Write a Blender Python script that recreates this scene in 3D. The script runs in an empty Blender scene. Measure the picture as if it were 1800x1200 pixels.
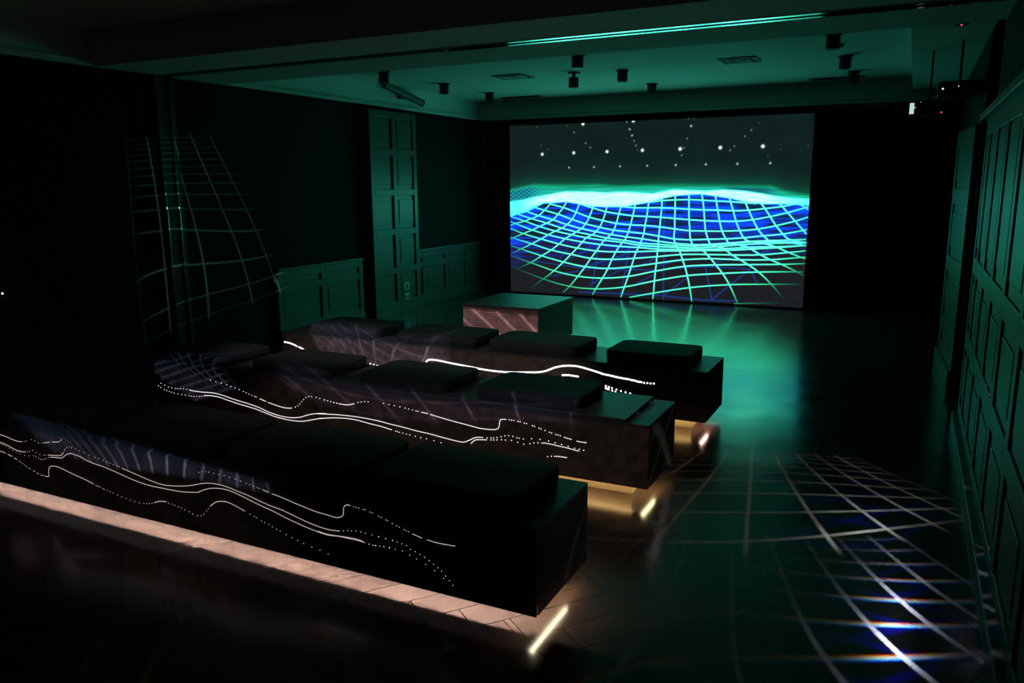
SCR={"cols":[[[10,4638],[273,4776],[577,4913],[857,5116],[1241,5417]],[[9,4098],[195,4203],[555,4361],[825,4516],[1103,4703],[1326,5020],[1537,5385],[1600,5484]],[[7,3251],[205,3392],[500,3603],[857,3830],[1146,4054],[1412,4259],[1644,4462],[1843,4795],[2030,5191],[2143,5486]],[[27,2333],[412,2654],[835,2991],[1189,3304],[1477,3563],[1730,3785],[1981,3973],[2178,4191],[2364,4506],[2507,4933],[2618,5390]],[[25,1205],[268,1423],[792,1842],[1222,2283],[1584,2650],[1879,3027],[2108,3349],[2346,3587],[2521,3772],[2706,3973],[2858,4254],[2989,4646],[3108,5166],[3147,5360]],[[769,260],[1288,872],[1692,1401],[2049,1954],[2330,2431],[2556,2820],[2750,3189],[2892,3439],[3095,3608],[3236,3807],[3366,4069],[3474,4459],[3572,4960],[3610,5265]],[[2044,114],[2284,500],[2594,1136],[2859,1730],[3062,2233],[3263,2684],[3412,3064],[3552,3329],[3621,3460],[3780,3659],[3868,3919],[3954,4307],[4039,4853],[4105,5268]],[[3144,95],[3255,434],[3495,1091],[3683,1675],[3820,2219],[3956,2663],[4073,2990],[4190,3220],[4278,3416],[4382,3835],[4448,4236],[4521,4747],[4576,5208],[4594,5398]],[[4165,40],[4280,636],[4404,1261],[4507,1832],[4591,2319],[4666,2708],[4742,2967],[4808,3209],[4863,3497],[4909,3753],[4944,4214],[4997,4721],[5030,5211],[5056,5526]],[[5275,28],[5291,367],[5313,1075],[5336,1636],[5360,2084],[5375,2466],[5391,2785],[5406,3197],[5412,3514],[5443,4146],[5466,4681],[5489,5214],[5493,5714]],[[6578,33],[6494,786],[6401,1459],[6310,1973],[6230,2331],[6170,2627],[6121,2829],[6033,3062],[5975,3248],[5924,3529],[5937,4047],[5930,4625],[5932,5201],[5924,5869]],[[8043,55],[7757,1058],[7521,1679],[7296,2133],[7136,2451],[7004,2678],[6910,2845],[6706,2962],[6555,3174],[6457,3545],[6432,4011],[6397,4570],[6380,5142],[6374,5652],[6361,5930]],[[9480,352],[9030,1202],[8634,1819],[8309,2199],[8038,2461],[7802,2696],[7619,2919],[7490,3068],[7253,3137],[7106,3255],[7019,3562],[6940,3961],[6895,4516],[6860,5100],[6816,5591],[6774,5959]],[[9963,1727],[9772,1912],[9321,2264],[8952,2518],[8651,2763],[8392,3026],[8240,3157],[7972,3254],[7702,3322],[7581,3579],[7458,3974],[7368,4508],[7296,5104],[7234,5592],[7203,5866]],[[9978,2610],[9866,2679],[9496,2918],[9156,3160],[8903,3302],[8605,3397],[8269,3478],[8125,3656],[8003,4018],[7879,4502],[7772,5077],[7684,5532],[7636,5774]],[[9980,3294],[9622,3416],[9107,3489],[8899,3528],[8827,3616],[8720,3763],[8548,4121],[8390,4601],[8241,5112],[8118,5563]],[[9977,3443],[9499,3606],[9306,3869],[9082,4313],[8892,4788],[8728,5206],[8601,5474]],[[9966,3916],[9632,4561],[9403,4988],[9225,5328],[9102,5506]],[[9972,5185],[9749,5419]]],"rows":[[[5114,5526],[5494,5605],[5927,5652],[6374,5668],[6815,5637],[7234,5592],[7666,5562],[8137,5503],[8462,5474]],[[4125,5268],[4576,5208],[5040,5211],[5489,5214],[5932,5186],[6390,5143],[6841,5115],[7296,5104],[7781,5078],[8258,5112],[8728,5206],[9225,5313],[9597,5448]],[[2679,5390],[3128,5166],[3571,4976],[4039,4853],[4521,4747],[4997,4721],[5466,4681],[5930,4625],[6407,4570],[6868,4531],[7368,4508],[7879,4517],[8390,4616],[8892,4788],[9402,5003],[9970,5303]],[[1558,5385],[2040,5191],[2517,4917],[2989,4646],[3474,4459],[3954,4307],[4467,4237],[4953,4214],[5443,4146],[5937,4047],[6424,3964],[6931,3961],[7458,3974],[7994,4017],[8548,4121],[9082,4313],[9624,4561],[9981,4773]],[[964,5183],[1326,5020],[1843,4795],[2354,4506],[2858,4254],[3366,4069],[3868,3919],[4382,3835],[4909,3753],[5420,3625],[5915,3497],[6458,3467],[7065,3517],[7608,3564],[8143,3641],[8720,3763],[9305,3884],[9962,4123]],[[642,4931],[1103,4703],[1644,4462],[2178,4191],[2706,3973],[3236,3807],[3780,3659],[4326,3546],[4864,3450],[5404,3340],[5956,3247],[6517,3204],[6886,3217],[7702,3337],[8323,3449],[9106,3534],[9956,3620]],[[316,4760],[825,4516],[1412,4259],[1991,3973],[2521,3772],[3095,3608],[3621,3460],[4278,3335],[4808,3209],[5406,3166],[5995,3123],[6593,3129],[7252,3214],[7970,3361],[8674,3460],[9976,3472]],[[10,4638],[555,4361],[1136,4054],[1719,3802],[2336,3603],[2892,3439],[3552,3312],[4190,3220],[4790,3080],[5407,3039],[6053,3015],[6705,3024],[7435,3143],[8237,3294],[9023,3381],[9977,3443]],[[9,4317],[195,4203],[857,3830],[1477,3563],[2108,3349],[2750,3189],[3412,3064],[4073,2990],[4742,2951],[5399,2896],[6092,2891],[6780,2933],[7599,3026],[8416,3148],[9199,3207],[9963,3308]],[[8,3895],[500,3603],[1189,3304],[1879,3027],[2556,2820],[3263,2684],[3956,2663],[4666,2708],[5391,2785],[6111,2829],[6891,2891],[7600,2934],[8383,3041],[9165,3160],[9963,3308]],[[7,3352],[835,2991],[1584,2650],[2330,2431],[3062,2233],[3820,2219],[4591,2319],[5375,2466],[6170,2627],[7004,2678],[7802,2696],[8652,2748],[9496,2918],[9969,3026]],[[6,2843],[412,2654],[1222,2283],[2049,1954],[2859,1730],[3683,1675],[4507,1832],[5360,2084],[6230,2331],[7136,2451],[8039,2446],[8953,2503],[9866,2679],[9976,2699]],[[5,2212],[792,1842],[1692,1401],[2594,1136],[3495,1091],[4404,1261],[5336,1636],[6310,1973],[7296,2117],[8309,2199],[9320,2279],[9966,2356]],[[3,1580],[268,1423],[1288,872],[2284,500],[3255,434],[4280,636],[5313,1075],[6401,1459],[7521,1664],[8634,1819],[9772,1912],[9942,1921]],[[4483,48],[5291,367],[6494,786],[7757,1058],[9030,1187],[9922,1260]],[[7936,16],[8910,155],[9909,265]]],"lo":[[10,4638],[577,4980],[857,5216],[1241,5450],[1600,5484],[2143,5551],[2618,5422],[3127,5295],[3610,5265],[4125,5268],[4594,5398],[5113,5557],[5492,5745],[5924,5900],[6351,5961],[6774,5990],[7248,5866],[7645,5774],[8109,5593],[8601,5474],[9068,5476],[9495,5448],[9749,5419],[10001,5391]],"hi":[[-10,5513],[491,5614],[921,5781],[1347,5879],[1767,6009],[2079,6090],[3002,6085],[3605,6034],[4198,6063],[4588,6030],[5166,5965],[5545,6088],[5827,6180],[6845,6112],[7477,6169],[8100,6090],[8627,5953],[9147,5803],[9489,5743],[9995,5684]],"gl":[[-8,6217],[921,6542],[1975,6514],[3201,6518],[3998,6414],[5161,6465],[6103,6486],[7203,6444],[8271,6403],[8879,6368],[9312,6098],[9990,5889]],"stars":[[1244,8309,100],[2406,8343,100],[3589,8364,100],[4797,8386,100],[2729,9951,100],[4471,10003,100],[6034,8406,110],[7293,8417,110],[8569,8427,110],[2239,7507,45],[3136,7514,45],[4045,7526,45],[4969,7536,45],[4356,9558,45],[4437,9213,45],[5908,7545,50],[6866,7553,50],[7835,7555,50],[8813,7556,50],[6270,10044,50],[6359,9604,50],[4254,9964,28],[4512,8916,28],[4578,8656,28],[2414,9495,28],[2830,8873,28],[2998,8623,28],[6435,10021,25],[6246,8955,25],[6161,8456,25],[6091,8064,25],[7595,8262,25],[7720,8473,25],[8023,8973,25],[8203,9270,25],[4632,8425,14],[1465,8580,14],[1196,8824,14],[2155,9883,14],[1038,9880,14],[8418,9616,10],[9866,8407,10],[9094,8261,10],[8729,7903,10]],"blue":[[[5570,5558],[5632,23]],[[4145,71],[4420,2842]],[[3111,556],[3323,2800]],[[1881,2079],[2193,2757]],[[6977,2008],[7225,147]],[[8423,1776],[8628,1176]],[[7207,145],[8453,2084]],[[5629,247],[6393,1348]],[[4751,926],[5309,1443]],[[4332,1548],[5395,2404]],[[5400,1926],[6341,2446]],[[5784,1788],[6996,2009],[8349,1956]],[[2612,1717],[3633,1607],[5403,1703]],[[921,1932],[2819,1629]],[[1565,1057],[3024,1607]],[[3029,650],[4232,1704]],[[3440,216],[5610,246],[6930,124],[8023,178]],[[2195,2094],[3018,2789]],[[3023,1804],[4422,2617]],[[2618,190],[4144,235]],[[7303,2242],[7803,2604]],[[8685,2855],[9063,3081]]]}
DOTS=[[[["c",[[-45672,3761],[-45156,3719],[-44570,3620],[-43978,3585],[-43674,3622]]],["d",[[-43482,3649],[-43294,3708],[-42803,3870],[-42497,3819],[-42206,3751],[-41880,3786]]],["c",[[-41710,3821],[-41178,3939]]],["c",[[-40971,3973],[-40602,4025],[-40337,4089]]],["d",[[-40228,4168],[-40163,4268],[-40111,4339]]]],[["c",[[-45771,3294],[-45257,3237],[-44759,3121],[-44264,3019],[-43754,3009],[-43495,3036]]],["d",[[-43320,3067],[-43111,3147],[-42812,3224],[-42527,3150],[-42221,3068],[-41905,3087],[-41737,3112]]],["c",[[-41485,3155],[-41073,3200],[-40419,3281],[-40239,3399],[-40143,3494]]],["d",[[-40027,3618],[-39947,3710],[-39809,3826],[-39578,3897],[-39396,3870],[-39068,3843],[-38767,3807],[-38433,3744],[-38014,3669],[-37589,3601],[-37272,3575],[-36945,3536],[-36634,3500],[-36404,3473],[-36163,3427],[-35892,3396],[-35731,3364]]],["c",[[-35508,3317],[-34743,3196],[-34058,3081],[-33381,2978],[-32708,2918],[-32033,2950],[-31048,3102],[-30338,3279],[-29810,3438],[-29296,3536],[-28713,3569],[-28144,3536],[-27509,3435],[-26882,3341],[-26267,3210],[-25660,3087],[-25056,3010],[-24647,2942],[-23231,2644],[-22235,2539],[-21555,2588]]],["d",[[-21333,2642],[-21087,2710],[-20882,2730],[-20641,2767],[-20368,2779],[-20144,2771],[-19805,2756],[-19446,2736],[-19079,2718],[-18726,2708],[-19436,2744],[-19075,2736],[-18726,2727],[-18493,2694],[-18253,2657],[-18023,2625],[-17834,2492],[-17595,2439],[-17357,2360],[-17135,2279],[-16914,2172],[-16709,2063],[-16491,1945],[-16315,1831],[-16127,1656],[-15940,1494],[-15781,1314]]]],[["d",[[-45784,3236],[-45635,3189],[-45448,3159],[-45240,3109],[-44922,3047],[-44631,2988],[-44337,2913],[-44031,2856],[-43605,2819],[-43229,2847],[-42804,2921],[-42575,2900],[-42379,2846],[-42205,2806],[-42040,2809],[-41869,2846],[-41689,2933],[-41472,3009]]],["c",[[-41302,3051],[-40930,3101],[-40607,3117],[-40363,3148],[-40102,3285],[-39922,3408],[-39589,3521],[-39125,3510],[-38675,3444],[-38237,3324],[-37647,3240],[-36914,3170],[-36197,3063],[-35492,2942],[-34797,2823],[-34106,2742],[-33419,2704],[-32735,2717],[-32061,2731],[-31263,2768],[-30559,2856],[-30121,2944],[-29674,3150],[-29155,3302],[-28568,3382],[-27999,3370],[-27367,3257],[-26746,3113],[-26133,2971],[-25301,2810],[-24524,2614],[-23251,2374],[-22252,2272],[-21509,2346],[-20782,2387],[-20307,2358]]],["d",[[-19981,2290],[-19758,2294],[-19606,2305],[-19409,2315],[-19189,2329],[-18914,2325]]],["c",[[-22747,2343],[-22215,2296],[-21597,2336],[-21163,2333],[-20648,2347],[-20200,2319]]],["d",[[-19975,2284],[-19766,2283],[-19641,2286],[-19192,2342],[-18896,2363],[-18605,2332],[-18243,2330],[-17873,2226],[-17535,2117],[-17089,1968],[-16648,1783],[-16227,1531]]]],[["c",[[-45891,2731],[-45627,2730],[-45372,2687]]],["c",[[-45160,2656],[-44785,2576]]],["c",[[-44580,2521],[-44377,2462]]],["d",[[-44176,2396],[-44039,2349],[-43871,2296],[-43723,2229],[-43566,2164],[-43382,2108],[-43279,2074],[-42982,2003],[-42876,1992],[-42665,1913],[-42559,1902],[-42341,1870],[-42244,1858],[-42139,1847]]],["c",[[-41973,1857],[-41741,1867],[-41643,1954],[-41637,2121],[-41575,2324],[-41448,2481],[-41190,2560],[-40706,2569],[-40089,2465],[-39328,2326],[-38576,2206],[-37914,2058]]],["d",[[-37733,2014],[-37636,2003],[-37526,1990],[-37416,1971],[-37186,1914],[-37091,1904],[-36872,1878],[-36655,1846],[-36410,1814],[-36103,1762],[-35783,1712],[-35456,1675],[-35123,1645],[-34807,1631],[-34468,1622],[-34118,1650],[-33911,1666],[-33709,1716],[-33499,1767]]],["c",[[-33306,1835],[-33066,1925],[-32784,1995],[-32464,2025]]],["d",[[-32289,1989],[-32068,1974],[-31858,1945],[-31631,1912],[-31414,1891],[-31184,1832],[-30857,1792],[-30641,1710],[-30328,1675],[-30068,1724],[-29876,1840],[-29659,2052],[-29526,2191]]],["c",[[-29375,2356],[-29011,2614],[-28637,2725],[-28203,2757],[-27647,2644],[-27102,2487]]],["d",[[-26832,2403],[-26562,2342],[-26429,2290],[-26122,2204],[-25936,2151],[-25684,2100],[-25474,2030],[-25226,1958],[-25003,1914],[-24667,1805],[-24332,1719],[-23999,1645],[-23655,1574],[-23187,1486],[-22721,1432],[-22262,1357]]]],[["d",[[-29976,3980],[-29767,4039],[-29519,4085],[-29300,4100],[-28969,4102],[-28632,4092],[-28290,4090],[-27944,4063],[-27603,4024],[-27264,3979],[-26921,3929],[-26696,3892],[-26472,3867],[-26250,3830],[-26128,3807],[-25907,3776]]],["c",[[-25831,3758],[-25529,3711]]],["c",[[-25342,3675],[-24708,3582],[-24122,3472],[-23542,3375],[-22827,3264],[-22189,3230],[-21701,3196],[-21390,3306],[-21283,3480],[-21271,3689],[-21152,3864],[-20933,3924]]],["d",[[-21021,3888],[-20901,3895],[-20698,3880],[-20563,3868],[-20428,3871],[-20194,3855],[-20086,3853],[-19848,3795],[-19733,3773],[-19399,3684],[-19278,3656],[-19036,3587],[-18948,3560],[-18709,3484],[-18486,3419],[-18360,3387],[-18123,3326],[-18013,3298],[-17895,3271]]],["c",[[-17677,3208],[-17195,3112]]],["c",[[-16964,3088],[-16504,3055],[-15898,3074],[-15635,3086]]]]],[[["d",[[-50213,2901],[-49831,2793],[-49452,2685],[-49089,2675],[-48715,2656],[-48487,2661],[-48176,2705],[-47843,2721],[-47513,2718]]],["c",[[-47253,2698],[-46708,2670],[-45932,2678],[-44904,2744],[-43908,2664],[-42692,2471],[-41492,2328],[-40434,2155],[-39628,1946],[-38825,1814],[-38140,1762],[-37342,1789],[-36657,1929],[-36086,2135],[-35414,2317],[-34429,2439],[-35083,2367],[-33465,2489],[-31894,2542],[-30367,2497],[-29251,2394],[-28153,2304],[-27195,2199],[-26250,2138],[-25322,2036],[-24407,1946],[-23785,1931],[-23389,2088],[-22996,2305],[-22718,2394],[-22333,2416]]],["d",[[-22092,2429],[-21820,2467],[-21647,2491],[-21409,2554],[-21139,2640],[-20871,2736],[-20627,2780],[-20341,2769],[-20079,2717],[-19922,2709],[-19650,2707],[-19111,2791],[-18558,2829],[-18010,2808],[-17597,2760],[-17188,2712],[-16771,2656],[-16377,2598],[-16084,2583],[-15812,2556]]]],[["d",[[-50531,2669],[-50284,2566],[-49917,2447],[-49653,2387],[-49387,2347],[-49148,2314],[-48882,2284],[-48497,2258],[-48098,2253],[-47715,2247],[-47320,2242],[-47086,2230],[-46822,2250],[-46546,2281],[-46270,2312],[-46019,2360]]],["c",[[-45768,2427],[-45186,2492],[-44302,2486],[-43443,2356],[-42473,2213],[-41276,2073],[-40569,1971],[-39700,1799],[-38954,1660],[-38130,1598],[-37585,1575],[-37019,1593],[-36455,1656],[-35777,1832],[-34886,2061],[-35108,2007],[-34286,2155],[-33479,2267],[-32164,2334],[-30887,2215],[-29884,2130],[-29046,2006]]],["d",[[-28802,1964],[-28655,1951],[-28509,1928],[-28242,1901],[-27976,1884],[-27711,1856],[-27292,1829],[-26888,1790],[-26462,1775],[-25912,1726],[-25378,1666]]]],[["c",[[-23203,1941],[-23055,2094],[-22831,2216],[-22610,2247],[-22335,2285],[-22083,2310]]],["d",[[-21822,2336],[-21627,2364],[-21410,2404],[-21109,2455],[-20842,2473],[-20428,2510],[-20028,2438],[-19621,2387],[-19215,2474],[-18957,2559],[-18691,2606]]],["c",[[-18425,2624],[-18273,2646],[-17868,2635],[-17367,2591],[-16869,2556],[-16377,2493],[-16034,2467]]]],[["d",[[-44965,3691],[-44444,3621],[-43925,3571],[-43399,3504],[-42988,3426],[-42604,3355],[-42210,3276],[-41820,3178],[-41562,3114],[-41304,3049],[-41047,2985],[-40777,2941],[-40638,2911]]],["c",[[-40281,2803],[-39740,2681]]],["c",[[-39511,2625],[-38768,2501],[-38200,2431],[-37744,2431],[-37344,2488]]],["d",[[-37089,2591],[-36867,2707],[-36676,2865],[-36485,3049],[-36306,3222],[-36106,3388],[-35845,3488],[-35592,3508],[-35190,3492],[-34900,3454],[-34527,3391],[-34239,3371],[-33964,3332],[-33689,3312],[-33458,3286],[-34500,3400],[-34234,3365],[-33969,3341],[-33732,3302],[-33494,3297]]],["c",[[-33284,3278],[-33088,3268],[-32656,3265],[-32301,3339],[-31972,3443]]],["d",[[-31709,3549],[-31450,3611],[-31167,3665],[-30888,3687],[-29660,3724],[-29242,3699],[-28827,3664],[-28402,3641],[-27993,3606],[-27730,3575],[-27444,3547],[-27183,3516],[-27029,3514]]],["c",[[-26758,3485],[-26325,3445]]],["c",[[-26093,3412],[-25286,3297],[-24377,3177],[-23480,3080],[-22707,2989],[-22160,2981],[-21618,3023],[-21348,3129],[-21260,3279],[-21237,3460],[-21192,3663],[-21074,3737],[-20808,3771]]],["d",[[-20565,3772],[-20417,3772],[-20270,3771],[-19999,3747],[-19853,3746],[-19583,3693],[-19438,3682],[-19047,3607],[-18914,3576],[-18628,3517],[-18496,3476],[-18233,3415],[-17960,3345],[-17819,3326],[-17549,3267],[-17409,3257],[-17270,3228]]],["c",[[-17012,3168],[-16745,3128],[-16499,3086]]],["c",[[-16215,3049],[-15991,3033],[-15798,3032],[-15605,3040]]]],[["d",[[-18069,1839],[-17826,1895]]],["c",[[-17615,1926],[-17264,1959],[-16816,1959]]]]],[[["c",[[-51015,3420],[-50781,3519],[-50440,3564],[-49884,3512],[-49447,3407],[-49102,3286]]],["c",[[-48884,3243],[-48637,3158],[-48368,3076]]],["c",[[-48207,3037],[-47917,2966]]]],[["c",[[-51312,2576],[-51090,2515],[-50815,2414]]],["d",[[-50571,2355],[-40994,2422],[-40636,2371],[-40260,2323]]]],[["c",[[-35270,3138],[-35080,3290],[-34693,3352],[-34005,3335],[-32799,3221],[-31317,3109],[-29863,2987],[-28436,2958],[-27313,3004],[-25797,3154],[-25254,3207],[-24447,3387],[-23652,3739],[-22996,3926],[-22347,4012],[-21703,4012],[-20810,3865],[-19801,3648],[-19816,3635],[-18980,3544],[-18389,3471],[-17658,3419]]],["c",[[-17553,3396],[-17194,3370]]],["c",[[-17078,3325],[-16704,3307]]],["d",[[-16543,3278],[-16303,3286],[-16065,3283],[-15816,3303]]]],[["c",[[-22992,3207],[-22471,3259],[-21696,3226]]],["d",[[-19479,2737],[-19245,2680],[-19006,2624],[-18654,2546],[-18299,2474],[-17946,2415],[-17589,2367]]]],[["c",[[-19500,2559],[-19199,2475]]],["d",[[-18978,2423],[-18734,2368]]]]]]
GOBOS={"floor_near":{"fill_wash":0,"mg":0.05,"P":[0.16,7.75,2.42],"T":[-0.5,3.4,0],"U":{"c":[-0.04992,-0.01361],"s":0.12805,"k":[2.6084,-2.4402,-2.7511,-0.249,1.0787,0.6003,0.0951,-0.0701,0.8103,-0.0448]},"V":{"c":[-0.04371,-0.01472],"s":0.12333,"k":[2.4356,1.2344,-6.1385,0.0222,-1.4106,2.1813,0.2462,-0.9541,2.4965,0.3106]},"win":[-3,6.2,-2.2,6.5],"box":[-0.182,-0.098,0.131,0.079],"cone":35.6,"col":[0.75,0.8,1.0],"energy":185,"wl":0.03,"base":0.001,"blue":0.035,"size":0.01,"ca":0.03},"floor_far":{"fill_wash":0,"mg":0.05,"P":[-0.12,8.0,2.4],"T":[-0.5,5,0],"U":{"c":[-0.02439,0.0435],"s":0.15565,"k":[2.2576,-2.369,-2.2107,-0.3011,1.4223,1.2264,-0.0527,0.038,-0.5143,-0.3839]},"V":{"c":[-0.01016,0.05527],"s":0.14447,"k":[2.2031,1.2861,-4.3063,0.1714,-0.8228,2.5169,0.3241,-1.0086,1.0495,-1.6073]},"win":[-6.5,6.1,-0.6,9],"box":[-0.187,-0.068,0.164,0.19],"cone":38.6,"col":[0.85,0.9,0.8],"energy":560,"wl":0.032,"base":0.001,"blue":0.05,"size":0.01,"ca":0.0},"bench_front":{"fill_wash":0.006,"mg":0.09,"P":[-3.0,-0.6,2.95],"T":[-4,2.6,0.3],"U":{"c":[0.10372,-0.00081],"s":0.14312,"k":[7.7901,7.4281,4.8064,-4.6033,-12.9911,3.1676,1.8726,5.3853,-2.7741,1.0585]},"V":{"c":[0.11162,0.00152],"s":0.143,"k":[2.7493,-9.1283,-47.1851,-3.5012,-18.4435,6.3639,-4.0397,-15.3906,6.4898,-1.961]},"win":[-2.5,18,-2.5,8],"box":[-0.064,-0.056,0.28,0.048],"cone":81.5,"col":[0.36,0.55,1.0],"energy":3600,"wl":0.045,"base":0.0,"blue":0.0,"size":0.01,"ca":0.0},"bench_middle":{"fill_wash":0.002,"mg":0.05,"P":[-3.9,0.2,2.9],"T":[-4.6,4.1,0.4],"U":{"c":[-0.00818,-0.00657],"s":0.05408,"k":[4.2512,4.7251,8.602,-0.8308,-4.5302,-7.2047]},"V":{"c":[-0.02977,-0.00175],"s":0.04912,"k":[-0.2499,0.888,-4.5077]},"win":[-4,9,-4,3.5],"box":[-0.088,-0.025,0.055,0.013],"cone":24.2,"col":[0.4,0.55,1.0],"energy":1700,"wl":0.06,"base":0.003,"blue":0.0,"size":0.01,"ca":0.0},"bench_middle_right":{"fill_wash":0.05,"mg":0.05,"P":[-2.4,0.6,2.9],"T":[-2.6,4.1,0.4],"U":{"c":[-0.01392,0.00087],"s":0.21653,"k":[1.0278,2.8944,3.1769,-0.1403,-3.1591,-1.3276]},"V":{"c":[0.04217,-0.00327],"s":0.21278,"k":[0.4592,0.7468,-10.5798,0.2712,-0.1567,0.1108,-0.5689,-0.0624,0.0067,0.0038]},"win":[-4.5,4.3,-1.2,1.3],"box":[-0.249,-0.025,0.299,0.028],"cone":83.3,"col":[0.5,0.45,0.8],"energy":1300,"wl":0.03,"base":0.12,"blue":0.0,"size":0.01,"ca":0.0},"bench_back":{"fill_wash":0.1,"mg":0.05,"P":[-3.4,1.8,2.9],"T":[-3.9,5.5,0.4],"U":{"c":[-0.06479,-0.00279],"s":0.10403,"k":[4.9316,4.4613,1.7655,-2.9768,-6.4483,-1.5146,0.9332,3.1255,-0.1724,-0.0124]},"V":{"c":[-0.06855,-0.00212],"s":0.08722,"k":[2.1416,-2.9511,-6.2506,0.7965,1.9458,2.1845]},"win":[-3,9.3,-1.3,8],"box":[-0.167,-0.023,0.088,0.015],"cone":69.0,"col":[0.6,0.58,0.9],"energy":1700,"wl":0.055,"base":0.22,"blue":0.0,"size":0.01,"ca":0.0},"platform":{"fill_wash":0.06,"mg":0.05,"P":[-3.6,3.4,2.9],"T":[-3.9,7.65,0.3],"U":{"c":[-0.0237,0.00084],"s":0.08372,"k":[0.506,1.6218,2.209,0.0011,-0.4468,-0.4701]},"V":{"c":[-0.009,0.00016],"s":0.08759,"k":[2.5,-1.098,-17.7996]},"win":[-2,4,-1,9],"box":[-0.104,-0.019,0.084,0.019],"cone":62.1,"col":[0.8,0.65,0.85],"energy":2800,"wl":0.12,"base":0.12,"blue":0.0,"size":0.01,"ca":0.0},"wall":{"fill_wash":0,"mg":0.012,"P":[-1.2,4.9,2.55],"T":[-6.45,5.8,1.4],"U":{"c":[-0.00969,0.00786],"s":0.15578,"k":[1.8259,1.9597,0.3725,-0.237,0.7693,0.3078,0.5366,0.3945,0.4372,0.0655]},"V":{"c":[-0.01696,0.03026],"s":0.13142,"k":[3.1863,-0.0613,4.7044,0.179,-0.5789,3.7262,-0.1173,0.0658,-0.7593,1.6059]},"win":[-0.1,4.6,-1.4,13],"box":[-0.137,-0.211,0.236,0.162],"cone":42.4,"col":[0.35,1.0,0.6],"energy":2600,"wl":0.03,"base":0.001,"blue":0.0,"size":0.01,"ca":0.0},"floor_front":{"fill_wash":0,"mg":0.05,"P":[-1.0,-1.6,2.95],"T":[-2.2,1.7,0],"U":{"c":[-0.09872,0.06456],"s":0.11967,"k":[2.0461,-2.6632,0.0491,0.8758,0.1688,1.3541]},"V":{"c":[-0.07112,0.04978],"s":0.10847,"k":[1.7387,0.303,5.5307,-0.0852,-1.6448,1.2361]},"win":[-0.3,8,-0.4,3.3],"box":[-0.205,0.008,0.093,0.129],"cone":39.8,"col":[0.5,0.5,0.25],"energy":90,"wl":0.05,"base":0.0,"blue":0.0,"size":0.01,"ca":0.0}}
import bpy, bmesh, math, random
import numpy as np
from mathutils import Vector, Matrix
random.seed(7); rng = np.random.RandomState(5)
S = bpy.context.scene; COL = S.collection

# ------------------------------------------------------------------ camera, world, exposure
cam_d = bpy.data.cameras.new('camera'); cam = bpy.data.objects.new('camera', cam_d); COL.objects.link(cam)
cam_d.sensor_width = 36; cam_d.lens = 1402.2 / 1800 * 36; cam_d.clip_end = 60
CAM_H = 1.754
yaw, pitch, roll = -0.46134693, 0.19414675, -0.00747449
Yw = np.array([[math.cos(yaw), -math.sin(yaw), 0], [math.sin(yaw), math.cos(yaw), 0], [0, 0, 1]])
Ww = np.array([[1, 0, 0], [0, 0, -1], [0, 1, 0]])
Pw = np.array([[1, 0, 0], [0, math.cos(pitch), -math.sin(pitch)], [0, math.sin(pitch), math.cos(pitch)]])
Rw = np.array([[math.cos(roll), -math.sin(roll), 0], [math.sin(roll), math.cos(roll), 0], [0, 0, 1]])
RR = Rw @ Pw @ Ww @ Yw
m3 = Matrix([[RR[0][i], -RR[1][i], -RR[2][i]] for i in range(3)])
cam.matrix_world = Matrix.Translation((0, 0, CAM_H)) @ m3.to_4x4()
S.camera = cam
w = bpy.data.worlds.new('world'); S.world = w; w.use_nodes = True
w.node_tree.nodes['Background'].inputs[0].default_value = (0, 0, 0, 1)
S.view_settings.view_transform = 'Standard'; S.view_settings.look = 'None'
S.view_settings.exposure = 0.0; S.view_settings.gamma = 1.0
S.cycles.use_denoising = True
S.cycles.sample_clamp_indirect = 4.0
S.cycles.max_bounces = 8

# ------------------------------------------------------------------ projector light (a slide made of nodes)
def frame(P, T):
    P = Vector(P); T = Vector(T); d = (T - P).normalized(); x = d.cross(Vector((0, 0, 1))).normalized(); y = x.cross(d)
    return Matrix((x, y, -d)).transposed().to_4x4()

class NT:
    def __init__(s, nt): s.nt = nt; s.n = nt.nodes; s.l = nt.links
    def m(s, op, a, b=None, c=None):
        x = s.n.new('ShaderNodeMath'); x.operation = op
        for i, v in enumerate((a, b, c)):
            if v is None: continue
            if isinstance(v, (int, float)): x.inputs[i].default_value = v
            else: s.l.new(v, x.inputs[i])
        return x.outputs[0]
    def mr(s, v, a, b, c=0., d=1., kind='SMOOTHSTEP'):
        x = s.n.new('ShaderNodeMapRange'); x.interpolation_type = kind
        s.l.new(v, x.inputs[0])
        for i, q in enumerate((a, b, c, d)): x.inputs[i + 1].default_value = q
        return x.outputs[0]
    def comb(s, a, b, c):
        x = s.n.new('ShaderNodeCombineXYZ')
        for i, v in enumerate((a, b, c)):
            if isinstance(v, (int, float)): x.inputs[i].default_value = v
            else: s.l.new(v, x.inputs[i])
        return x.outputs[0]
    def poly(s, a, b, p):
        x = s.m('MULTIPLY', s.m('SUBTRACT', a, p['c'][0]), 1 / p['s']); y = s.m('MULTIPLY', s.m('SUBTRACT', b, p['c'][1]), 1 / p['s'])
        k = p['k']; xx = s.m('MULTIPLY', x, x); xy = s.m('MULTIPLY', x, y); yy = s.m('MULTIPLY', y, y)
        mons = [None, x, y, xx, xy, yy, s.m('MULTIPLY', xx, x), s.m('MULTIPLY', xx, y), s.m('MULTIPLY', yy, x), s.m('MULTIPLY', yy, y)]
        o = s.m('ADD', 0., k[0])
        for i in range(1, len(k)): o = s.m('MULTIPLY_ADD', mons[i], k[i], o)
        return o

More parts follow.
